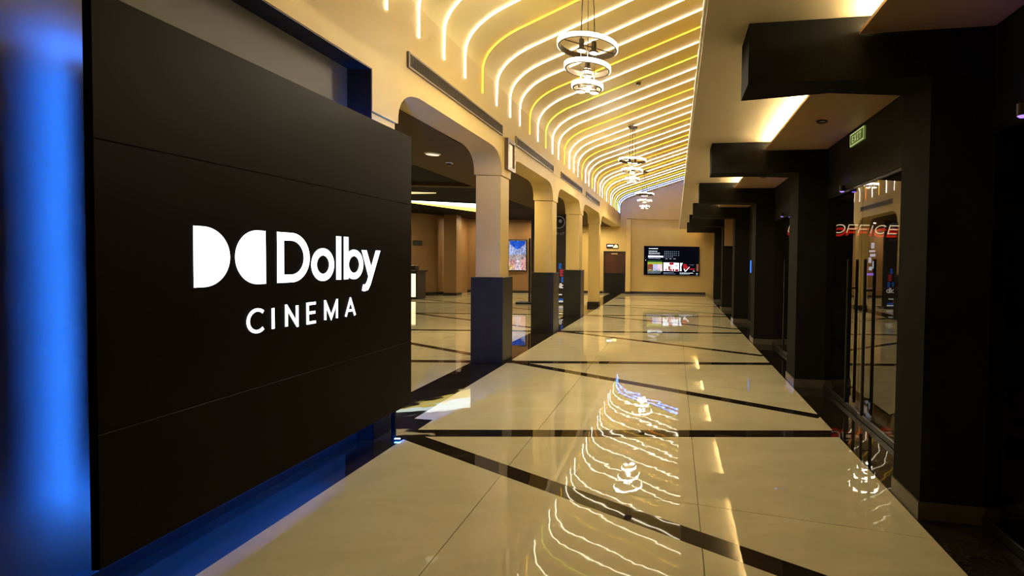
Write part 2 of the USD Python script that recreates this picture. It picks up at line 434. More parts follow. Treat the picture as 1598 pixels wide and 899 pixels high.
# light lines: each follows wall, rounded corner and slope, right end slightly nearer
def strip_points(y):
    k = -0.0175 * (y / 0.975 - 24.3)
    k = max(0.0, min(0.36, k))
    out = []
    n = np.gradient(PR, axis=0)
    n /= np.linalg.norm(n, axis=1, keepdims=True)
    nx, nz = n[:, 1], -n[:, 0]                      # into the room
    s = np.linspace(0, len(PR) - 1, 46)
    for q in s:
        x, z = np.interp(q, np.arange(len(PR)), PR[:, 0]), np.interp(q, np.arange(len(PR)), PR[:, 1])
        ax, az = np.interp(q, np.arange(len(PR)), nx), np.interp(q, np.arange(len(PR)), nz)
        x, z = x + 0.009 * ax, z + 0.009 * az
        if x > 0.95:
            break
        out.append((x, y - k * (x - WX), z))
    return out
colors = {-2: 'yellow', -1: 'white', 0: 'white', 1: 'white', 2: 'white', 3: 'white', 4: 'yellow', 5: 'white', 6: 'white', 7: 'white', 8: 'yellow', 9: 'white', 10: 'green', 11: 'white', 12: 'white',
          13: 'yellow', 14: 'white', 15: 'white', 16: 'white', 17: 'yellow', 18: 'white', 19: 'white', 20: 'yellow', 21: 'white', 22: 'orange', 23: 'white', 24: 'white', 25: 'yellow', 26: 'white', 27: 'orange', 28: 'white', 29: 'white', 30: 'yellow', 31: 'white', 32: 'green', 33: 'blue', 34: 'blue'}
SY = {0: 4.65, 1: 5.215, 2: 5.765, 3: 6.325, 4: 6.87, 5: 7.42, 6: 8.0, 7: 8.5, 8: 9.05, 9: 9.585}
NTH = ['first', 'second', 'third', 'fourth', 'fifth', 'sixth', 'seventh', 'eighth', 'ninth', 'tenth', 'eleventh', 'twelfth', 'thirteenth', 'fourteenth', 'fifteenth', 'sixteenth', 'seventeenth', 'eighteenth', 'nineteenth', 'twentieth',
       'twenty-first', 'twenty-second', 'twenty-third', 'twenty-fourth', 'twenty-fifth', 'twenty-sixth', 'twenty-seventh', 'twenty-eighth', 'twenty-ninth', 'thirtieth', 'thirty-first', 'thirty-second', 'thirty-third', 'thirty-fourth', 'thirty-fifth']
for i in sorted(colors):
    y = SY.get(i, 4.65 + 0.55 * i if i < 0 else 9.585 + (i - 9) * (23.45 - 9.585) / 25)
    c = colors[i]
    word = {'green': 'yellow-green'}.get(c, c)
    lab = f'{word} light line curving from wall to sloped ceiling, {NTH[i]} from the left in the photo' if i >= 0 else f'{word} light line above the top edge of the photo, {NTH[-i - 1]} beyond the leftmost visible'
    obj('light_line', tube(strip_points(y), 0.0095, 6), 'led_' + c, None, smooth=60, label=lab, cat='light', group='light lines on the sloped ceiling')

# ---- end wall
we = thing('wall_end', 'yellow plaster end wall carrying the big menu screen', kind='structure')
obj('upper_wall', bx(-14.0, 2.2, END, END + 0.15, 3.50, 6.2), 'cream_plaster', we)
obj('lower_wall', bx(-2.06, 2.2, END + 0.05, END + 0.15, 0, 3.50), 'cream_plaster', we)
obj('door_wall', bx(-4.4, -2.28, END, END + 0.15, 0, 3.50), 'cream_plaster', we)
obj('pilaster', bx(-2.28, -2.05, END - 0.30, END + 0.15, 0.11, 3.45, 0.006), 'cream_plaster', we)
obj('pilaster_foot', bx(-2.285, -2.045, END - 0.305, END + 0.1, 0, 0.11), 'baseboard_dark', we)
obj('ledge', bx(-1.86, 1.5, END - 0.03, END + 0.05, 3.475, 3.52), 'cream_plaster', we)
obj('skirting', bx(-2.04, 1.45, END + 0.02, END + 0.05, 0, 0.1, 0.004), 'baseboard_dark', we)
obj('skirting', bx(-4.4, -3.34, END - 0.02, END, 0, 0.1, 0.004), 'baseboard_dark', we)

# ---- hall beyond the arcade
wh = thing('wall_hall', 'tan walls of the dim hall beyond the arches', kind='structure')
def wall_run(pts, z1, mat, th=0.12):
    ms = []
    l = LineString(pts)
    return flat(l.buffer(th / 2, cap_style=2, join_style=2), 0, z1)
obj('back_wall', bx(-9.3, -4.4, END - 0.6, END - 0.45, 0, 3.29), 'tan_plaster', wh)
obj('return_wall', bx(-4.46, -4.40, END - 0.45, END, 0, 3.29), 'tan_plaster', wh)
curve = [(-14.0, 20.3), (-11.6, 20.35), (-10.6, 20.75), (-10.1, 21.2), (-9.75, 21.8), (-9.5, 22.4)]
obj('curved_wall', wall_run(curve, 3.29, 'tan_plaster'), 'tan_plaster', wh, smooth=40)
obj('side_wall', bx(-9.42, -9.3, 22.3, END - 0.5, 0, 3.29), 'tan_plaster', wh)
obj('far_side_wall', bx(-14.1, -14.0, 1.0, 20.4, 0, 3.29), 'tan_plaster', wh)
obj('near_side_wall', bx(-14.0, WB, 0.9, 1.0, 0, 3.29), 'tan_plaster', wh)
obj('skirting', bx(-9.3, -4.46, END - 0.63, END - 0.6, 0, 0.11, 0.004), 'baseboard_dark', wh)
obj('skirting', remap(wall_run([(x + 0.05, y - 0.07) for x, y in curve], 0.12, ''), lambda v: v), 'baseboard_dark', wh)
hc = thing('hall_column', 'tan square column standing in front of the curved hall wall', 'column', (-9.1, 21.6, 0))
obj('shaft', bx(-9.42, -8.92, 21.35, 21.85, 0.1, 3.29, 0.006), 'tan_plaster', hc)
obj('skirting', bx(-9.44, -8.90, 21.33, 21.87, 0, 0.1, 0.004), 'baseboard_dark', hc)
for (x0, x1, y0, y1) in ((-8.9, -4.6, 12.3, 12.6), (-8.9, -4.6, 9.4, 9.6)):
    bmh = obj('ceiling_beam', bx(x0, x1, y0, y1, 3.22, 3.29), 'hall_soffit', ce)

# triangular luminous ceiling panels in the hall
t = thing('ceiling_light_panel', 'large wedge-shaped glowing white and yellow ceiling panel in the hall', 'light panel', (-7.0, 17, 3.27))
V, A, M, B = (-8.75, 15.95), (-5.6, 16.95), (-6.35, 18.6), (-7.0, 20.75)
obj('panel_frame', prism([(-8.85, 15.85), (-5.5, 16.9), (-6.95, 20.95)], 3.275, 3.29), 'black_metal', t)
obj('white_panel', prism([V, A, M], 3.262, 3.275), 'panel_white', t)
obj('yellow_panel', prism([V, M, B], 3.262, 3.275), 'panel_yellow', t)
t = thing('ceiling_light_panel', 'thin wedge of warm light in the black hall ceiling, nearer than the big glowing one', 'light panel', (-7.4, 14.2, 3.27))
obj('warm_panel', prism([(-9.0, 13.9), (-6.45, 14.15), (-9.0, 14.9)], 3.262, 3.285), 'panel_warm', t)
t = thing('ceiling_lamp', 'round white ceiling lamp seen under the first arch', 'lamp', (-3.66, 7.91, 3.1))
obj('trim', lathe([(0.0, 3.085), (0.095, 3.085), (0.115, 3.1), (0.0, 3.1)], (-3.66, 7.91, 0), 28), 'white_plastic', t, smooth=30)
obj('lens', lathe([(0.0, 3.082), (0.09, 3.082), (0.09, 3.085), (0.0, 3.085)], (-3.66, 7.91, 0), 28), 'dim_lamp', t)
t = thing('smoke_detector', 'small round smoke detector on the brown hall ceiling beside the lamp', 'detector', (-3.72, 8.62, 3.1))
obj('base', lathe([(0.0, 3.085), (0.055, 3.085), (0.06, 3.1), (0.0, 3.1)], (-3.72, 8.62, 0), 20), 'white_plastic', t, smooth=30)
obj('sensor', lathe([(0.0, 3.05), (0.025, 3.05), (0.038, 3.062), (0.038, 3.085), (0.0, 3.085)], (-3.72, 8.62, 0), 20), 'lamp_metal', t, smooth=30)
# recessed lamps that light the hall (most stand out of sight behind the pillars or above the arches)
hl = [(-3.66, 10.5), (-3.66, 14.7), (-3.66, 18.8), (-3.66, 22.8), (-8.3, 22.5), (-5.9, 22.6), (-11.0, 19.0), (-6.0, 9.0), (-9.5, 11.5)]
HLL = ['on the brown ceiling behind the second arch', 'on the brown ceiling behind the third arch', 'on the brown ceiling near the far wide opening', 'on the brown ceiling just before the black door',
       'in the black ceiling over the hall column', 'in the black ceiling over the blue poster screen', 'in the black ceiling over the glowing counter', 'in the black ceiling of the near hall', 'in the black ceiling of the middle hall']
for (x, y), w in zip(hl, HLL):
    z = 3.1 if x > -4.42 else 3.29
    t = thing('downlight', 'small round warm downlight ' + w, 'lamp', (x, y, z))
    obj('trim', ringband((x, y), 0.06, 0.08, z - 0.01, z, 24), 'lamp_metal', t)
    obj('lens', lathe([(0.0, z - 0.004), (0.06, z - 0.004), (0.06, z), (0.0, z)], (x, y, 0), 20), 'hall_lamp', t)

# ---- the backlit sign
XP = -2.30
sg = thing('sign', 'large black wall sign with white glowing double-D mark and lettering over blue backlight', 'sign', (XP, 3.36, 0.26))
S0, S1, Z0, Z1 = 2.14, 4.585, 0.262, 2.585
for a, b in ((Z0, 0.812), (0.816, 1.996), (2.000, Z1)):
    obj('board', bx(XP - 0.035, XP, S0, S1, a, b, 0.002), 'sign_board', sg)
obj('board_core', bx(XP - 0.034, XP - 0.004, S0 + 0.003, S1 - 0.003, Z0 + 0.003, Z1 - 0.003), 'sign_board', sg)
F0, F1, FZ0, FZ1 = 2.44, 4.30, 0.40, 2.47
obj('frame', bx(-2.60, XP - 0.036, F0, F1, FZ0, FZ1), 'sign_frame', sg)
# the light lines sit in narrow channels open towards the wall
def channel(name, ymin, ymax, zmin, zmax, side):
    """side: -y, +z or -z, the way the channel lies from the frame"""
    if side == '-y':
        obj('blue_light', bx(-2.588, -2.580, ymax - 0.012, ymax - 0.001, zmin, zmax), 'blue_led', sg)
        obj('light_channel', cat_([bx(-2.58, -2.57, ymax - 0.017, ymax, zmin, zmax), bx(-2.597, -2.57, ymax - 0.017, ymax - 0.013, zmin, zmax), bx(-2.606, -2.57, ymax - 0.001, ymax + 0.002, zmin, zmax)]), 'sign_frame', sg)
    else:
        q = 1 if side == '+z' else -1
        z = zmax if q > 0 else zmin
        def zb_(a, c): return (min(z + q * a, z + q * c), max(z + q * a, z + q * c))
        obj('blue_light', bx(-2.588, -2.580, ymin, ymax, *zb_(0.001, 0.012)), 'blue_led', sg)
        obj('light_channel', cat_([bx(-2.58, -2.57, ymin, ymax, *zb_(0.0, 0.017)), bx(-2.596 if q > 0 else -2.60, -2.57, ymin, ymax, *zb_(0.013, 0.017)), bx(-2.606, -2.57, ymin, ymax, *zb_(-0.002, 0.001))]), 'sign_frame', sg)
channel('near', 0, F0, FZ0, FZ1, '-y')
channel('top', F0, F1, 0, FZ1, '+z')
obj('blue_light', bx(-2.598, -2.58, F0, F1, FZ0 - 0.013, FZ0 - 0.001), 'blue_led_low', sg)
obj('foot', bx(-2.37, XP - 0.037, F1 + 0.09, F1 + 0.11, 0.0, 0.45), 'sign_frame', sg)
obj('blue_light', bx(-2.335, -2.292, F1 + 0.078, F1 + 0.089, 0.012, 0.02), 'blue_led_low', sg)
obj('light_shield', bx(-2.569, -2.565, F0, F1, FZ0 - 0.105, FZ0 + 0.001), 'sign_frame', sg)
obj('blue_light', bx(-2.40, -2.382, F1 + 0.001, F1 + 0.013, FZ0, FZ1), 'blue_led_end', sg)
# mark and lettering: outlines in (y, z) on the board
def letter(name, poly, label=None):
    obj(name, on_x(extrude(poly, 0.004), XP + 0.001), 'white_letter', sg, label=label)
zb, zt = 1.384, 1.682
zm, R = (zb + zt) / 2, (zt - zb) / 2
def dshape(y0, w, flip=False):
    c = Point(y0 + w - R, zm).buffer(R, 48)
    d = union_all([c.intersection(sbox(y0, zb, y0 + w, zt)), sbox(y0, zb, y0 + w - R, zt)])
    return affinity.scale(d, -1, 1, origin=(y0 + w / 2, zm)) if flip else d
letter('mark_half', dshape(2.555, 0.199))
letter('mark_half', dshape(2.787, 0.199, True))
D = dshape(3.070, 0.262)
inner = union_all([Point(3.070 + 0.262 - R, zm).buffer(R - 0.049, 48).intersection(sbox(3.18, 0, 4, 3)), sbox(3.120, zb + 0.049, 3.070 + 0.262 - R + 0.0005, zt - 0.049)])
inner = inner.intersection(sbox(3.120, 0, 4, 3))
letter('letter', D.difference(inner))
def ring(cy, cz, r, w, ry=None):
    return affinity.scale(Point(0, 0).buffer(1, 48), r, ry or r, origin=(0, 0)).difference(affinity.scale(Point(0, 0).buffer(1, 48), r - w, (ry or r) - w, origin=(0, 0)))
letter('letter', affinity.translate(ring(0, 0, 0.108, 0.049), 3.456, zb + 0.105))
letter('letter', sbox(3.588, zb, 3.637, zt))
letter('letter', union_all([sbox(3.667, zb, 3.716, zt), affinity.translate(ring(0, 0, 0.107, 0.048), 3.780, zb + 0.104)]))
letter('letter', union_all([Polygon([(3.873, 1.592), (3.926, 1.592), (4.003, 1.43), (3.966, 1.37)]), Polygon([(4.050, 1.592), (4.103, 1.592), (3.975, 1.335), (3.945, 1.298), (3.900, 1.290), (3.876, 1.297), (3.889, 1.338), (3.915, 1.337), (3.936, 1.358)])]).buffer(0.003))
# stroke letters, in a box of height 1
def arcp(cx, cy, rx, ry, a0, a1, n=20):
    return [(cx + rx * math.cos(math.radians(a)), cy + ry * math.sin(math.radians(a))) for a in np.linspace(a0, a1, n)]
STROKES = {
    'C': (0.85, [arcp(0.5, 0.5, 0.5, 0.5, 48, 312)]), 'I': (0.0, [[(0, 0), (0, 1)]]),
    'N': (0.72, [[(0, 0), (0, 1), (0.72, 0), (0.72, 1)]]), 'E': (0.58, [[(0.58, 1), (0, 1), (0, 0), (0.58, 0)], [(0, 0.52), (0.54, 0.52)]]),
    'M': (0.92, [[(0, 0), (0, 1), (0.46, 0.1), (0.92, 1), (0.92, 0)]]), 'A': (0.8, [[(0, 0), (0.4, 1), (0.8, 0)], [(0.14, 0.33), (0.66, 0.33)]]),
    'B': (0.6, [[(0, 0), (0, 1), (0.34, 1)] + arcp(0.34, 0.76, 0.24, 0.24, 90, -90, 10) + [(0, 0.52)], [(0.34, 0.52)] + arcp(0.34, 0.26, 0.27, 0.26, 90, -90, 10) + [(0, 0)]]),
    'O': (1.0, [arcp(0.5, 0.5, 0.5, 0.5, 0, 360, 40)]), 'X': (0.75, [[(0, 0), (0.75, 1)], [(0, 1), (0.75, 0)]]),
    'F': (0.56, [[(0.56, 1), (0, 1), (0, 0)], [(0, 0.5), (0.5, 0.5)]]), 'R': (0.6, [[(0, 0), (0, 1), (0.34, 1)] + arcp(0.34, 0.75, 0.25, 0.25, 90, -90, 10) + [(0, 0.5)], [(0.3, 0.5), (0.6, 0)]]),
    'V': (0.7, [[(0, 1), (0.35, 0), (0.7, 1)]])}
def stroke(ch, y0, w, z0, h, r, cap=2):
    bw, ls = STROKES[ch]
    out = []
    for l in ls:
        p = [(y0 + (x / bw * w if bw else 0), z0 + r + z * (h - 2 * r)) for x, z in l]
        out.append(LineString(p).buffer(r, cap_style=cap, join_style=2 if ch in 'ANMVE' else 1, mitre_limit=2.5))
    return union_all(out)
for ch, y0, w in (('C', 2.864, 0.104), ('I', 3.037, 0), ('N', 3.138, 0.086), ('E', 3.313, 0.072), ('M', 3.476, 0.116), ('A', 3.685, 0.105)):
    g = stroke(ch, y0, w, 1.113, 0.140, 0.0098)
    letter('small_letter', g.intersection(sbox(0, 1.11, 9, 1.256)))

# ---- vents
VY = [(5.0, 7.64), (8.27, 10.78), (11.49, 14.06), (14.66, 17.23)]
VL = ['long slatted air vent over the first arch, largest in view', 'slatted air vent over the second arch, right of the framed wall light', 'slatted air vent over the third arch', 'slatted air vent over the fourth arch, farthest of the row']
for (y0, y1), l in zip(VY, VL):
    z0, z1 = 3.335, 3.485
    t = thing('air_vent', l, 'vent', (WX, (y0 + y1) / 2, z0), group='air vents over the arches')
    obj('backing', bx(WX, WX + 0.003, y0 + 0.01, y1 - 0.01, z0 + 0.01, z1 - 0.01), 'vent_dark', t)
    fr = sbox(y0, z0, y1, z1).difference(sbox(y0 + 0.022, z0 + 0.018, y1 - 0.022, z1 - 0.018))
    obj('frame', on_x(extrude(fr, 0.018), WX + 0.001), 'vent_metal', t)
    n = 9
    for k in range(n):
        zc = z0 + 0.018 + (k + 0.5) * (z1 - z0 - 0.036) / n
        obj('slat', hull([(WX + 0.003, y, zc + s * 0.0015 + 0.003) for y in (y0 + 0.02, y1 - 0.02) for s in (-1, 1)] + [(WX + 0.014, y, zc + s * 0.0015 - 0.003) for y in (y0 + 0.02, y1 - 0.02) for s in (-1, 1)]), 'vent_metal', t)

# ---- framed wall light over the first free-standing pillar
t = thing('wall_light', 'tall bronze-framed wall light above the nearest free-standing pillar', 'wall light', (WX, 7.95, 2.88))
y0, y1, z0, z1 = 7.77, 8.13, 2.875, 3.34
fr = sbox(y0, z0, y1, z1).difference(sbox(y0 + 0.05, z0 + 0.05, y1 - 0.05, z1 - 0.05))
obj('frame', on_x(extrude(fr, 0.05), WX + 0.002), 'bronze', t)
obj('back_plate', bx(WX + 0.001, WX + 0.012, y0 + 0.045, y1 - 0.045, z0 + 0.045, z1 - 0.045), 'bronze', t)
obj('diffuser', bx(WX + 0.012, WX + 0.022, y0 + 0.06, y1 - 0.06, z0 + 0.06, z1 - 0.06, 0.002), 'lantern_glow', t)

# ---- chandeliers: built once, then referenced
def chandelier(cx, cy, label):
    zc = SL0 + SLM * (cx - CX)
    t = thing('chandelier', label, 'chandelier', (cx, cy, 0), group='three-ring chandeliers of the corridor')
    obj('canopy', lathe([(0.0, zc - 0.12), (0.10, zc - 0.12), (0.115, zc - 0.105), (0.115, zc - 0.085), (0.008, zc - 0.08), (0.008, zc + 0.002), (0.0, zc + 0.002)], (cx, cy, 0), 28), 'lamp_metal', t, smooth=30)
    levels = [(3.955, 0.332, 35), (3.715, 0.254, 100), (3.51, 0.170, 10)]
    for z, r, ang in levels:
        rg = obj('ring', ringband((cx, cy), r - 0.022, r - 0.004, z - 0.029, z + 0.029, 72), 'lamp_metal', t, smooth=30)
        obj('ring_diffuser', ringband((cx, cy), r - 0.004, r + 0.004, z - 0.022, z + 0.022, 72), 'ring_light', rg, smooth=30)
        a = math.radians(ang)
        d = np.array([math.cos(a), math.sin(a), 0])
        c = np.array([cx, cy, z])
        obj('crossbar', tube([c - d * (r - 0.02), c - d * 0.1, c + d * 0.1, c + d * (r - 0.02)], 0.006, 6), 'lamp_metal', t)
        for s in (-1, 1):
            p = c + d * s * 0.075
            if s == 1 and abs(z - 3.955) < 0.01:
                p = p + np.array([0, 0, 0.012])
            sp = obj('spot', lathe([(0.0, 0.06), (0.024, 0.06), (0.028, 0.055), (0.030, -0.035), (0.052, -0.055), (0.053, -0.074), (0.049, -0.074), (0.049, -0.065), (0.0, -0.065)], p, 20), 'lamp_metal', t, smooth=30)
            obj('bulb', lathe([(0.0, -0.080), (0.025, -0.078), (0.042, -0.073), (0.048, -0.066), (0.0, -0.066)], p, 20), 'bulb_light', sp, smooth=50)
            obj('cable', tube([p + [0, 0, 0.055], [p[0], p[1], (p[2] + zc) / 2], [p[0] * 0.6 + cx * 0.4, p[1] * 0.6 + cy * 0.4, zc - 0.115]], 0.0035, 5), 'black_metal', sp)
    return t
CH = chandelier(-1.02, 5.9, 'three-ring chandelier hanging nearest the camera, largest in view')
for (x, y), l in zip([(-1.06, 12.45), (-1.13, 18.63)], ['three-ring chandelier hanging in the middle of the corridor', 'three-ring chandelier farthest off, before the bluish end wall']):
    r = UsdGeom.Xform.Define(stage, '/World/' + numbered('/World', 'chandelier'))
    r.AddTranslateOp().Set(Gf.Vec3d(x, y, 0.0))
    r.GetPrim().GetReferences().AddInternalReference(CH.GetPath())
    r.GetPrim().SetInstanceable(True)
    tag(r.GetPrim(), l, 'chandelier', 'three-ring chandeliers of the corridor')
zc = SL0 + SLM * (-0.75 - CX)
t = thing('ceiling_detector', 'tiny detector on the sloped ceiling between the light lines', 'detector', (-0.75, 9.9, zc))
obj('body', lathe([(0.0, zc - 0.045), (0.03, zc - 0.04), (0.05, zc - 0.02), (0.05, zc + 0.015), (0.0, zc + 0.015)], (-0.75, 9.9, 0), 18), 'lamp_metal', t, smooth=30)

# ---- right side: pillars, beams, dropped boards, doors
ORD = ['behind the camera', 'nearest the camera', 'second', 'third', 'fourth', 'fifth', 'sixth']
def slant(x, y0, x0=1.515):
    return y0 + SKEW * (x - x0)
for i, (y0, y1) in enumerate(RP):
    lab = 'massive dark rendered pillar beside the corridor, ' + (['just behind the camera and out of the photo', 'nearest the camera at the right edge', 'second from the camera, left of the glass door with handles', 'third from the camera', 'fourth from the camera', 'fifth from the camera', 'sixth and farthest'][i])
    t = thing('dark_pillar', lab, 'pillar', (1.73, (y0 + y1) / 2, 0))
    obj('shaft', prism([(1.515, slant(1.515, y0)), (1.955, slant(1.955, y0)), (1.955, y1), (1.515, y1)], 0.0, 2.677), 'dark_render', t)
    obj('skirting', prism([(1.503, slant(1.503, y0) - 0.012), (1.955, slant(1.955, y0) - 0.012), (1.955, y1 + 0.0), (1.503, y1)], 0.0, 0.105), 'skirting_stone', t)
    lab = 'dark rendered ceiling beam, ' + (['behind the camera and out of the photo', 'largest, at the top right of the photo', 'second from the camera', 'third from the camera', 'fourth from the camera', 'fifth from the camera', 'sixth and farthest'][i])
    z0, z1 = 2.68, SZ - 0.002
    obj('ceiling_beam', prism([(0.445, slant(0.445, y0)), (1.955, slant(1.955, y0)), (1.955, y1 - 0.02), (1.0, y1 - 0.02), (0.445, slant(0.445, y0) + 0.345)], z0, z1), 'dark_render', None, label=lab, cat='beam', group='dark beams under the low ceiling')
bays = list(zip(RP[:-1], RP[1:])) + [((19.65, 20.12), (END + 0.3, END + 0.3))]
BN = ['beside the camera', 'with the EXIT sign under it', 'in the second bay from the camera', 'in the third bay', 'in the fourth bay', 'in the fifth bay', 'in the last bay before the end wall']
for i, (a, b) in enumerate(bays):
    ya, yb = a[1] - 0.015, b[0] - 0.01
    pts = [(1.1, ya), (GX - 0.03, ya), (GX - 0.03, slant(GX, b[0]) - 0.01 if i < 6 else END), (1.1, slant(1.1, b[0]) - 0.01 if i < 6 else END)]
    t = thing('ceiling_board', ['wood-veneer dropped ceiling board at the top right corner of the photo', 'wood-veneer dropped ceiling board with a round downlight, between the two nearest dark beams', 'wood-veneer dropped ceiling board with a round downlight, between the second and third beams', 'wood-veneer dropped ceiling board between the third and fourth beams', 'wood-veneer dropped ceiling board between the fourth and fifth beams', 'wood-veneer dropped ceiling board between the fifth and sixth beams', 'wood-veneer dropped ceiling board beyond the farthest beam'][i], 'ceiling board', (1.45, (ya + yb) / 2, 2.95), group='dropped ceiling boards between the beams')
    p = Polygon(pts)
    # two boards with a thin joint, hung a little below the low ceiling on battens
    xm = 1.1 + 0.02
    obj('board', flat(p, 2.95, 2.972), 'board_wood', t)
    obj('batten', flat(p.intersection(sbox(1.42, -9, 1.50, 40)), 2.972, SZ), 'black_metal', t)
    obj('light_line', flat(p.intersection(sbox(1.13, -9, 1.142, 40)), 2.973, 2.984), 'cove_light', t, label='hidden warm light line on top of the board')
    if i in (0, 1, 2, 3):
        yd = {0: 1.6, 1: 5.02, 2: 8.35, 3: 11.7}[i]
        obj('downlight_trim', ringband((1.42, yd), 0.035, 0.055, 2.938, 2.951, 24), 'black_metal', t)
        obj('downlight_lens', lathe([(0.0, 2.947), (0.035, 2.947), (0.035, 2.951), (0.0, 2.951)], (1.42, yd, 0), 18), 'white_plastic', t)

wr = thing('wall_right', 'black wall with glass doors along the right of the corridor', kind='structure')
obj('lintel', bx(GX - 0.02, 2.0, -4.0, 9.64, 2.36, SZ), 'dark_wall', wr)
for i in (2, 3, 4, 5):
    a, b = RP[i + 1 - (0 if i > 2 else 0)], (RP[i + 2] if i + 2 < len(RP) else (END, END))
    obj('wall_panel', bx(GX + 0.0, 2.0, RP[i + 1][0] + 0.02, (RP[i + 2][0] if i + 2 < len(RP) else END + 0.1), 0, SZ), 'dark_wall', wr)
    obj('skirting', bx(GX - 0.012, GX, RP[i + 1][1] + 0.005, (slant(GX, RP[i + 2][0]) - 0.03 if i + 2 < len(RP) else END + 0.0), 0, 0.1), 'skirting_stone', wr)
for j in (0, 1, 2):
    obj('door_post', bx(1.958, 2.0, RP[j][0] + 0.0, RP[j][1], 0, 2.36), 'dark_wall', wr)

def bar(x, y, z0, z1):
    return lathe([(0, z0), (0.014, z0), (0.016, z0 + 0.004), (0.016, z1 - 0.004), (0.014, z1), (0, z1)], (x, y, 0), 14)
dn = 0
for i in (0, 1, 2):
    ya, yb = RP[i][1] + 0.003, slant(GX, RP[i + 1][0]) - 0.005
    if i == 2:
        pass
    ym = {0: 1.55, 1: 5.07, 2: 8.2}[i]
    for (l0, l1, hy) in ((ya, ym - 0.004, ym - 0.235), (ym + 0.004, yb, ym + 0.235)):
        dn += 1
        nm = 'near' if l1 < ym else 'far'
        pth = 'door_%d' % dn
        t = thing(pth, ['frameless glass door leaf', 'frameless glass door leaf'][0] + ' with tall black pull bars, %s leaf %s' % (nm, ['beside the camera', 'under the EXIT sign', 'beyond the second dark pillar'][i]), kind='structure', loc=(GX, (l0 + l1) / 2, 0))
        obj('pane', bx(GX - 0.004, GX + 0.004, l0, l1, 0.012, 2.352), 'glass', t)
        obj('top_rail', bx(GX - 0.012, GX + 0.012, l0, l1, 2.335, 2.358), 'black_metal', t)
        obj('bottom_rail', bx(GX - 0.014, GX + 0.014, l0, l1, 0.004, 0.06, 0.002), 'black_metal', t)
        h = obj('handle', bar(GX - 0.05, hy, 0.09, 1.60), 'black_metal', t, smooth=30)
        h2 = obj('handle', bar(GX + 0.05, hy, 0.09, 1.60), 'black_metal', t, smooth=30)
        for z in (0.25, 1.30):
            obj('standoff', remap(lathe([(0, -0.05), (0.009, -0.05), (0.009, 0.05), (0, 0.05)], (0, 0, 0), 10), lambda v: np.stack([v[:, 2] + GX, v[:, 1] + hy, v[:, 0] + z], 1)), 'black_metal', h)

# EXIT sign on the lintel
t = thing('exit_sign', 'small green EXIT sign on the black wall above the glass door', 'sign', (GX - 0.03, 5.18, 2.785))
ex = GX - 0.021
obj('plate', bx(ex - 0.02, ex, 4.985, 5.385, 2.782, 2.912, 0.002), 'exit_green', t)
obj('border', on_xn(extrude(sbox(0, 0, 0.40, 0.13).difference(sbox(0.012, 0.014, 0.388, 0.116)), 0.002), ex - 0.0205, 5.385).apply_translation((0, 0, 2.782)), 'exit_pale', t)
xx = 0.062
for ch in 'EXIT':
    m = meshkit.text_mesh(ch, 0.066, 0.002, bold=True)
    w = m.bounds[1][0] - m.bounds[0][0]
    m.apply_translation((xx - m.bounds[0][0], 0.032, 0))
    obj('letter', on_xn(m, ex - 0.0205, 5.385).apply_translation((0, 0, 2.782)), 'exit_pale', t)
    xx += w + 0.022

# ---- dim box office room behind the glass
rm = thing('wall_office', 'dark room behind the glass doors', kind='structure')
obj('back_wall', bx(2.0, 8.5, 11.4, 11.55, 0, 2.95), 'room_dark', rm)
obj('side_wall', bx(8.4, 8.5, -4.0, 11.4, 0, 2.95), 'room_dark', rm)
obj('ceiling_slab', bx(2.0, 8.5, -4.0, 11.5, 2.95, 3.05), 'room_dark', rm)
t = thing('office_counter', 'dark ticket counter standing in the dim room behind the glass door', 'counter', (4.3, 10.2, 0))
obj('body', bx(2.5, 6.2, 9.9, 10.5, 0.1, 1.02, 0.004), 'room_dark', t)
obj('kick', bx(2.55, 6.15, 9.95, 10.45, 0, 0.1), 'black_metal', t)
obj('countertop', bx(2.45, 6.25, 9.82, 10.55, 1.02, 1.07, 0.005), 'black_metal', t)
t = thing('office_sign', 'red slanted BOX OFFICE lettering with pale light outline behind the glass door', 'sign', (3.7, 11.3, 2.1))
obj('mounting_rail', bx(2.45, 5.0, 11.36, 11.4, 2.20, 2.22), 'black_metal', t)
obj('mounting_rail', bx(2.45, 5.0, 11.36, 11.4, 2.31, 2.33), 'black_metal', t)
def shear(poly, x0, z0):
    return affinity.affine_transform(poly, [1, 0.30, 0, 1, -0.30 * z0, 0])
XS = [('B', 2.50, 0.20), ('O', 2.77, 0.24), ('X', 3.06, 0.22), ('O', 3.50, 0.25), ('F', 3.82, 0.20), ('F', 4.08, 0.20), ('I', 4.36, 0), ('C', 4.45, 0.22), ('E', 4.755, 0.20)]
for ch, x, w in XS:
    g = shear(stroke(ch, x, w, 2.165, 0.20, 0.024), x, 2.165)
    obj('red_letter', on_y(extrude(g, 0.03), 11.36), 'red_neon', t)
    g = shear(stroke(ch, x - 0.01, w, 2.235, 0.20, 0.011), x, 2.235)
    obj('outline_letter', on_y(extrude(g, 0.008), 11.31), 'white_neon', t)
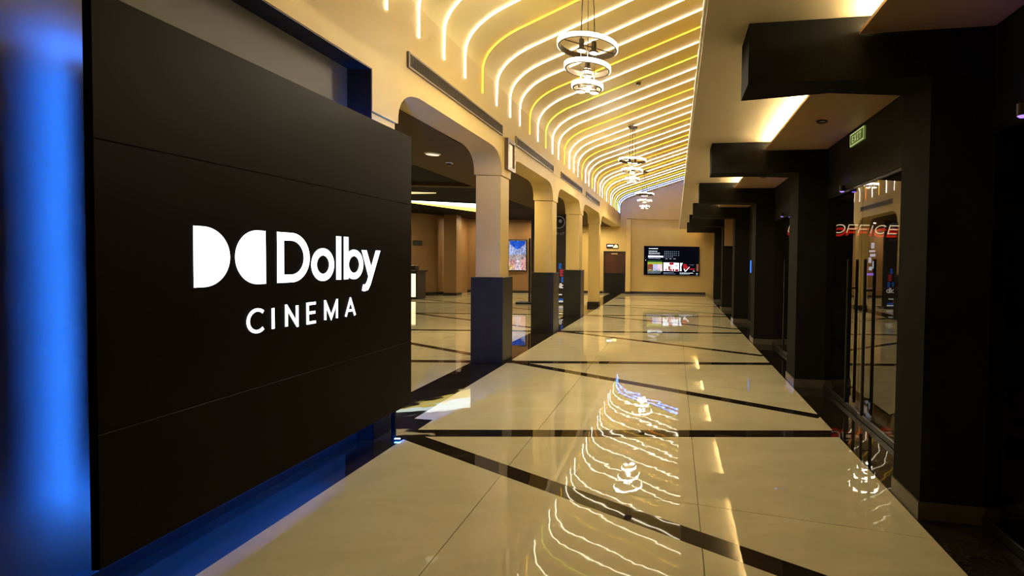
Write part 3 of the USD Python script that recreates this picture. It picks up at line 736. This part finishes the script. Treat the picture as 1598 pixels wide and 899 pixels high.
# hanging portrait screen in the room
emitter('screen_pale', (0.55, 0.62, 0.85), 0.5)
emitter('screen_violet', (0.25, 0.12, 0.9), 0.6)
t = thing('office_screen', 'narrow portrait screen glowing pale blue behind the glass door', 'screen', (4.25, 11.0, 1.3))
obj('casing', bx(4.10, 4.42, 10.95, 11.0, 1.28, 2.12, 0.004), 'black_metal', t)
obj('post', bx(4.24, 4.28, 10.99, 11.38, 1.6, 1.66), 'black_metal', t)
for (x0, x1, z0, z1) in ((4.2, 4.27, 1.42, 1.5), (4.28, 4.33, 1.46, 1.62), (4.19, 4.25, 1.58, 1.7), (4.22, 4.34, 1.72, 1.78), (4.2, 4.33, 1.82, 1.86), (4.24, 4.31, 1.9, 2.02)):
    obj('picture_patch', bx(x0, x1, 10.946, 10.949, z0, z1), 'screen_pale', t)
obj('picture_band', bx(4.13, 4.39, 10.946, 10.949, 1.31, 1.36), 'screen_violet', t)
for (y, l) in ((5.52, 'purple spot lamp on the black wall under the EXIT sign, shining up'), (8.66, 'purple spot lamp on the black wall just past the second dark pillar'), (2.62, 'purple spot lamp on the black wall at the right edge of the photo')):
    x = GX - 0.07
    t = thing('purple_lamp', l, 'lamp', (GX - 0.02, y, 2.35), group='purple spot lamps on the black wall')
    obj('bracket', bx(x - 0.008, GX - 0.02, y - 0.012, y + 0.012, 2.362, 2.374, 0.002), 'black_metal', t)
    obj('housing', lathe([(0.02, 2.338), (0.03, 2.338), (0.032, 2.345), (0.032, 2.40), (0.028, 2.40), (0.028, 2.35), (0.02, 2.35), (0.02, 2.338)], (x, y, 0), 18), 'black_metal', t, smooth=30)
    obj('upper_lens', lathe([(0, 2.36), (0.026, 2.36), (0.026, 2.372), (0, 2.378)], (x, y, 0), 18), 'purple_lamp', t, smooth=30)
    obj('lower_lens', lathe([(0, 2.326), (0.016, 2.33), (0.026, 2.338), (0, 2.338)], (x, y, 0), 18), 'purple_lens', t, smooth=30)
emitter('screen_blue', (0.03, 0.2, 1.0), 0.7)
t = thing('wall_screen', 'small upright blue screen on the black wall past the third dark pillar', 'screen', (GX - 0.02, 12.4, 1.35))
obj('casing', bx(GX - 0.03, GX - 0.001, 12.28, 12.52, 1.28, 1.62, 0.003), 'black_metal', t)
obj('screen', bx(GX - 0.033, GX - 0.030, 12.30, 12.50, 1.30, 1.60), 'screen_blue', t)
t = thing('wall_panel', 'lit tan wooden panel high between the fourth and fifth dark pillars', 'panel', (1.7, 16.2, 2.3))
obj('board', bx(1.52, 1.86, 15.9, 15.94, 2.05, 2.94, 0.004), 'board_wood', t)

# ---- menu screen on the end wall
def P(name, x0, x1, z0, z1, mat, t, d=0.0):
    return obj(name, bx(x0, x1, TY - 0.003 - d, TY - d, z0, z1), mat, t)
emitter('scr_white', (0.85, 0.92, 1.0), SCREEN)
emitter('scr_grey', (0.4, 0.45, 0.6), SCREEN * 0.6)
emitter('scr_green', (0.55, 0.7, 0.08), SCREEN * 0.5)
emitter('scr_dkgreen', (0.05, 0.2, 0.07), SCREEN * 0.6)
emitter('scr_red', (0.5, 0.02, 0.03), SCREEN * 0.6)
emitter('scr_pink', (0.75, 0.55, 0.65), SCREEN * 0.9)
emitter('scr_lilac', (0.6, 0.58, 0.9), SCREEN * 0.7)
emitter('scr_brown', (0.28, 0.1, 0.05), SCREEN * 0.6)
emitter('scr_navy', (0.004, 0.004, 0.008), SCREEN * 0.5)
TX0, TX1, TZ0, TZ1 = -1.46, 1.13, 0.885, 2.245
t = thing('menu_screen', 'wide black menu screen with white list and three colourful pictures on the end wall', 'screen', (-0.15, END, 0.88))
obj('casing', bx(TX0, TX1, END - 0.07, END + 0.05, TZ0, TZ1, 0.006), 'black_metal', t)
TY = END - 0.0705
def sx(u): return TX0 + (u - 100) / 1255.0 * (TX1 - TX0)
def sz(v): return TZ1 - (v - 125) / 665.0 * (TZ1 - TZ0)
P('screen', sx(112), sx(1345), sz(780), sz(135), 'scr_navy', t)
def Q(name, u0, u1, v0, v1, mat, d=0.003): P(name, sx(u0), sx(u1), sz(v1), sz(v0), mat, t, d)
def text_bar(u0, u1, v, hgt, mat, name='text_line', seed=0):
    rnd = random.Random(seed)
    ms, u = [], u0
    while u < u1 - 4:
        w = rnd.uniform(8, 16)
        ms.append(bx(sx(u), sx(min(u + w, u1)), TY - 0.006, TY - 0.003, sz(v + hgt / 2), sz(v - hgt / 2 * rnd.uniform(0.6, 1))))
        u += w + rnd.choice([2, 2, 2, 6])
    obj(name, cat_(ms), mat, t, kind='stuff')
text_bar(212, 420, 185, 20, 'scr_white', seed=1)
text_bar(210, 405, 246, 16, 'scr_white', seed=2)
text_bar(210, 465, 290, 18, 'scr_white', seed=3)
text_bar(210, 465, 328, 16, 'scr_grey', seed=4)
Q('highlight_bar', 198, 540, 346, 388, 'scr_white')
text_bar(205, 478, 410, 18, 'scr_grey', seed=5)
Q('heading_bar', 190, 510, 462, 482, 'scr_dkgreen')
dots = []
for r_, v in enumerate((248, 291, 333, 372)):
    for c_, u in enumerate((573, 615, 655, 698, 741, 787, 832, 888)):
        if r_ == 3 and c_ > 4:
            continue
        dots.append(bx(sx(u - 9), sx(u + 9), TY - 0.006, TY - 0.003, sz(v + 10), sz(v - 10)))
for u in (610, 700, 793):
    dots.append(bx(sx(u - 26), sx(u + 28), TY - 0.006, TY - 0.003, sz(420), sz(404)))
obj('date_grid', cat_(dots), 'scr_grey', t, kind='stuff')
Q('picture', 188, 524, 492, 700, 'scr_green')
for a in ((190, 310, 560, 690, 'scr_brown'), (310, 420, 545, 690, 'scr_lilac'), (415, 520, 540, 690, 'scr_pink'), (330, 470, 640, 700, 'scr_dkgreen'), (212, 272, 655, 675, 'scr_white'), (200, 300, 545, 580, 'scr_red'), (480, 520, 650, 680, 'scr_white')):
    Q('picture_patch', *a, d=0.006)
Q('picture', 545, 898, 498, 692, 'scr_white')
for a in ((680, 775, 500, 545, 'scr_red'), (690, 750, 545, 640, 'scr_pink'), (655, 700, 580, 660, 'scr_brown'), (560, 640, 640, 690, 'scr_pink'), (600, 625, 645, 690, 'scr_red'), (668, 690, 645, 690, 'scr_red'), (700, 735, 648, 690, 'scr_red'), (760, 790, 645, 690, 'scr_red'), (815, 885, 648, 690, 'scr_red'), (812, 865, 560, 580, 'scr_grey')):
    Q('picture_patch', *a, d=0.006)
Q('picture', 915, 1262, 502, 700, 'scr_navy')
obj('picture_patch', on_y(extrude(Polygon([(sx(918), sz(502)), (sx(985), sz(502)), (sx(950), sz(590)), (sx(960), sz(690)), (sx(918), sz(690))]), 0.003), TY - 0.006), 'scr_white', t)
obj('picture_patch', on_y(extrude(Polygon([(sx(1000), sz(520)), (sx(1060), sz(530)), (sx(1110), sz(600)), (sx(1050), sz(660)), (sx(985), sz(610))]), 0.003), TY - 0.006), 'scr_red', t)
obj('picture_patch', on_y(extrude(Polygon([(sx(1000), sz(640)), (sx(1020), sz(630)), (sx(1045), sz(680)), (sx(1130), sz(585)), (sx(1142), sz(595)), (sx(1050), sz(705)), (sx(1030), sz(700))]), 0.003), TY - 0.0095), 'scr_white', t)
Q('picture_patch', 1130, 1255, 625, 655, 'scr_red', d=0.006)
Q('picture_patch', 1215, 1252, 678, 690, 'scr_white', d=0.006)
Q('picture_patch', 1290, 1340, 520, 690, 'scr_brown')
for (u0, u1, v, s, m) in ((190, 505, 714, 6, 'scr_grey'), (190, 485, 742, 7, 'scr_grey'), (545, 780, 725, 8, 'scr_grey'), (545, 825, 755, 9, 'scr_grey'), (915, 1230, 732, 10, 'scr_white'), (915, 1140, 758, 11, 'scr_grey'), (1288, 1325, 740, 12, 'scr_white'), (1288, 1325, 770, 13, 'scr_grey'), (1130, 1240, 545, 14, 'scr_grey')):
    text_bar(u0, u1, v, 14, m, seed=s)
Q('marker', 135, 150, 440, 462, 'scr_white')

# ---- black door and its lit sign at the end, left of the pilaster
t = thing('door_7', 'black door with glazed upper half at the far end', kind='structure', loc=(-2.78, END, 0))
DX0, DX1, DZ = -3.32, -2.285, 1.965
obj('frame', on_y(extrude(sbox(DX0, 0, DX1, DZ).difference(sbox(DX0 + 0.06, -0.1, DX1 - 0.05, DZ - 0.06)), 0.06), END), 'black_metal', t)
obj('lower_panel', bx(DX0 + 0.06, DX1 - 0.05, END - 0.045, END - 0.01, 0.01, 0.90, 0.003), 'door_black', t)
obj('door_rail', bx(DX0 + 0.06, DX1 - 0.05, END - 0.05, END - 0.01, 0.90, 0.95, 0.003), 'door_black', t)
principled('poster_print', (0.10, 0.055, 0.035), 0.4, noise=(2.6, (0.2, 0.06, 0.04), (1, 1, 1.4)))
obj('poster', bx(DX0 + 0.06, DX1 - 0.05, END - 0.02, END - 0.012, 0.95, DZ - 0.06), 'poster_print', t)
obj('pane', bx(DX0 + 0.06, DX1 - 0.05, END - 0.034, END - 0.028, 0.95, DZ - 0.06), 'clear_glass', t)
emitter('plate_warm', (0.7, 0.35, 0.12), 0.5)
obj('name_plate', bx(-2.97, -2.68, END - 0.04, END - 0.0345, 1.82, 1.87), 'plate_warm', t)
obj('handle', tube([(DX1 - 0.12, END - 0.06, 0.85), (DX1 - 0.12, END - 0.085, 0.9), (DX1 - 0.12, END - 0.085, 1.05), (DX1 - 0.12, END - 0.06, 1.1)], 0.012, 8), 'black_metal', t)
t = thing('lit_sign', 'small black sign with white bar and yellow lamp above the black door', 'sign', (-2.9, END, 2.1))
obj('casing', bx(-3.20, -2.66, END - 0.06, END, 2.10, 2.30, 0.01), 'black_metal', t)
obj('white_bar', bx(-3.15, -2.88, END - 0.063, END - 0.0605, 2.18, 2.25), 'sign_white', t)
obj('yellow_lamp', on_y(extrude(Polygon([(-2.90, 2.12), (-2.67, 2.12), (-2.68, 2.22), (-2.75, 2.28), (-2.82, 2.25)]), 0.003), END - 0.0605), 'sign_yellow', t)

# ---- things in the hall
BW = END - 0.6
nodes = {'g': ('geometry', {}), 's': ('separate_xyz', {})} if False else None
def poster_material():
    """a plain generic picture: blue top, pale busy middle, reddish crowd below"""
    nodes = {'g': ('geometry', {}), 'm': ('mapping', {'mapping_type': 'point', 'location': (0, 0, -0.98 / 1.46 * 1.0), 'scale': (0, 0, 1 / 1.46)}),
             'w': ('wave_texture', {'wave_type': 'bands', 'bands_direction': 'z', 'profile': 'saw', 'scale': 0.05 * math.pi, 'distortion': 0.0}),
             'n': ('noise_texture', {'scale': 9.0, 'detail': 4.0, 'roughness': 0.7}), 'nr': ('rgb_ramp', {'ramp': [(0.35, (0.08, 0.07, 0.08)), (0.5, (0.55, 0.4, 0.4)), (0.65, (1, 1, 1))]}),
             'mm': ('mapping', {'mapping_type': 'point', 'scale': (2.0, 1, 1)}),
             'x': ('mix', {'mix_type': 'multiply', 'fac': 0.85, 'color1': (1, 1, 1)}), 'e': ('emission', {'strength': 0.6})}
    links = [('g.position', 'mm.vector'), ('mm.vector', 'n.vector'), ('n.fac', 'nr.fac'), ('nr.color', 'x.color2'), ('x.color', 'e.color')]
    for nm, c in (('pic_blue', (0.03, 0.16, 0.95)), ('pic_sky', (0.45, 0.6, 1.0)), ('pic_street', (0.55, 0.5, 0.5)), ('pic_crowd', (0.95, 0.55, 0.5)), ('pic_pale', (0.9, 0.85, 0.95)), ('pic_gold', (0.8, 0.65, 0.25))):
        nd = {k: (v[0], dict(v[1])) for k, v in nodes.items() if k not in ('m', 'w')}
        nd['x'][1]['color1'] = c
        MATS[nm] = usdkit.material(stage, '/World/Looks/' + nm, nd, links, surface='e.emission')
poster_material()
t = thing('poster_screen', 'upright glowing poster screen, blue above and a crowded street below, on the hall wall', 'screen', (-7.1, BW, 0.95))
obj('casing', bx(-7.50, -6.66, BW - 0.06, BW, 0.98, 2.40, 0.006), 'black_metal', t)
py = BW - 0.0605
def pic(name, pts, mat, d=0.0):
    obj(name, on_y(extrude(Polygon([(-7.46 + 0.76 * u, 1.02 + 1.34 * v) for u, v in pts]), 0.002), py - d), mat, t)
pic('picture', [(0, 0), (1, 0), (1, 1), (0, 1)], 'pic_street')
pic('picture_sky', [(0, 0.5), (1, 0.55), (1, 0.86), (0.5, 0.7), (0, 0.88)], 'pic_sky', 0.0025)
pic('picture_canopy', [(0.02, 0.99), (0.98, 0.99), (0.93, 0.87), (0.5, 0.69), (0.1, 0.86)], 'pic_blue', 0.005)
pic('picture_crowd', [(0, 0.02), (0.35, 0.02), (0.4, 0.36), (0, 0.3)], 'pic_crowd', 0.005)
pic('picture_crowd', [(0.7, 0.02), (1, 0.02), (1, 0.4), (0.72, 0.36)], 'pic_crowd', 0.005)
pic('picture_road', [(0.36, 0.02), (0.7, 0.02), (0.64, 0.33), (0.42, 0.33)], 'pic_pale', 0.0075)
pic('picture_banner', [(0.03, 0.02), (0.26, 0.02), (0.24, 0.17), (0.03, 0.19)], 'pic_gold', 0.0075)

# dark totem between second and third pillars
emitter('totem_blue', (0.05, 0.17, 0.6), 0.275)
emitter('totem_red', (0.55, 0.05, 0.06), 0.3)
emitter('totem_white', (1.0, 0.9, 0.75), 0.4)
emitter('totem_grey', (0.22, 0.19, 0.17), 0.225)
t = thing('totem', 'tall dark promotional totem with coloured letters and a ring mark, between two pillars', 'totem', (-4.5, 18.0, 0))
TYF = 17.95
obj('board', bx(-4.97, -3.70, TYF, TYF + 0.12, 0.06, 3.085, 0.006), 'banner_dark', t)
obj('side_post', bx(-5.06, -5.0, TYF + 0.02, TYF + 0.08, 0.06, 2.25, 0.006), 'banner_dark', t)
obj('foot', bx(-5.42, -3.62, TYF - 0.25, TYF + 0.35, 0, 0.06, 0.01), 'black_metal', t)
def tw(name, poly, mat):
    obj(name, on_y(extrude(poly, 0.006), TYF - 0.0005), mat, t)
def word(chars, x1, z0, h, mat, r=0.026, gap=0.06):
    x = x1
    for ch in reversed(chars):
        bw = STROKES[ch][0] * h * 1.1
        tw('letter', stroke(ch, x - bw + r, bw - 2 * r, z0, h, r), mat)
        x -= bw + gap
word('E', -3.90, 1.22, 0.19, 'totem_blue')
word('E', -3.83, 0.96, 0.235, 'totem_red', 0.03)
word('RE', -3.81, 0.745, 0.19, 'totem_blue')
def low(name, shift, s):
    base = {'D': D.difference(inner), 'o': affinity.translate(ring(0, 0, 0.108, 0.049), 3.456, zb + 0.105), 'l': sbox(3.588, zb, 3.637, zt), 'b': union_all([sbox(3.667, zb, 3.716, zt), affinity.translate(ring(0, 0, 0.107, 0.048), 3.780, zb + 0.104)])}
    return affinity.translate(affinity.scale(base[name], s, s, origin=(3.07, zb)), shift[0], shift[1])
for ch in 'Dolb':
    tw('letter', low(ch, (-7.36, 0.545 - zb), 0.587), 'totem_white')
tw('ring_mark', affinity.translate(ring(0, 0, 0.215, 0.028), -4.03, 2.83), 'totem_grey')
tw('ring_mark', affinity.translate(Point(0, 0).buffer(0.06), -3.98, 2.87), 'totem_grey')
for ch, x in (('e', -4.12), ('o', -4.0), ('f', -3.90)):
    m = meshkit.text_mesh(ch, 0.11, 0.004)
    m.apply_translation((x, 2.39, 0))
    obj('letter', on_y(m, TYF - 0.0005), 'totem_grey', t)
for z0, z1, x0, x1, m in ((0.31, 0.345, -4.5, -3.9, 'totem_white'), (0.07, 0.115, -4.6, -3.84, 'totem_white'), (0.12, 0.19, -4.6, -3.86, 'totem_blue')):
    tw('print_bar', sbox(x0, z0, x1, z1), m)
tw('print_bar', sbox(-4.2, 0.2, -4.06, 0.29), 'totem_red')

# glowing counter partly behind the sign
t = thing('concession_counter', 'counter with glowing front, just past the right edge of the black sign', 'counter', (-11.2, 19.4, 0))
obj('body', bx(-12.0, -9.38, 19.1, 19.75, 0.0, 1.0, 0.005), 'banner_dark', t)
obj('countertop', bx(-12.1, -9.32, 19.02, 19.8, 1.0, 1.06, 0.006), 'black_metal', t)
obj('glow_panel', bx(-11.9, -9.43, 19.085, 19.10, 0.09, 0.94), 'counter_glow', t)
obj('till', bx(-9.95, -9.5, 19.2, 19.5, 1.06, 1.24, 0.02), 'black_metal', t)
t = thing('wall_plaque', 'small black sign fixed to the curved tan hall wall', 'sign', (-10.3, 20.85, 2.0))
pl = bx(-0.17, 0.17, -0.02, 0.02, 2.02, 2.2, 0.004)
rot = trimesh.transformations.rotation_matrix(math.radians(41), (0, 0, 1))
pl.apply_transform(rot)
pl.apply_translation((-10.27, 20.93, 0))
obj('plate', pl, 'black_metal', t)

# ---- rest of the shell, behind the camera
obj('wall_back', bx(-3.0, 8.5, -4.12, -4.0, 0, 6.0), 'cream_plaster', None, label='plain plaster wall behind the camera', kind='structure')
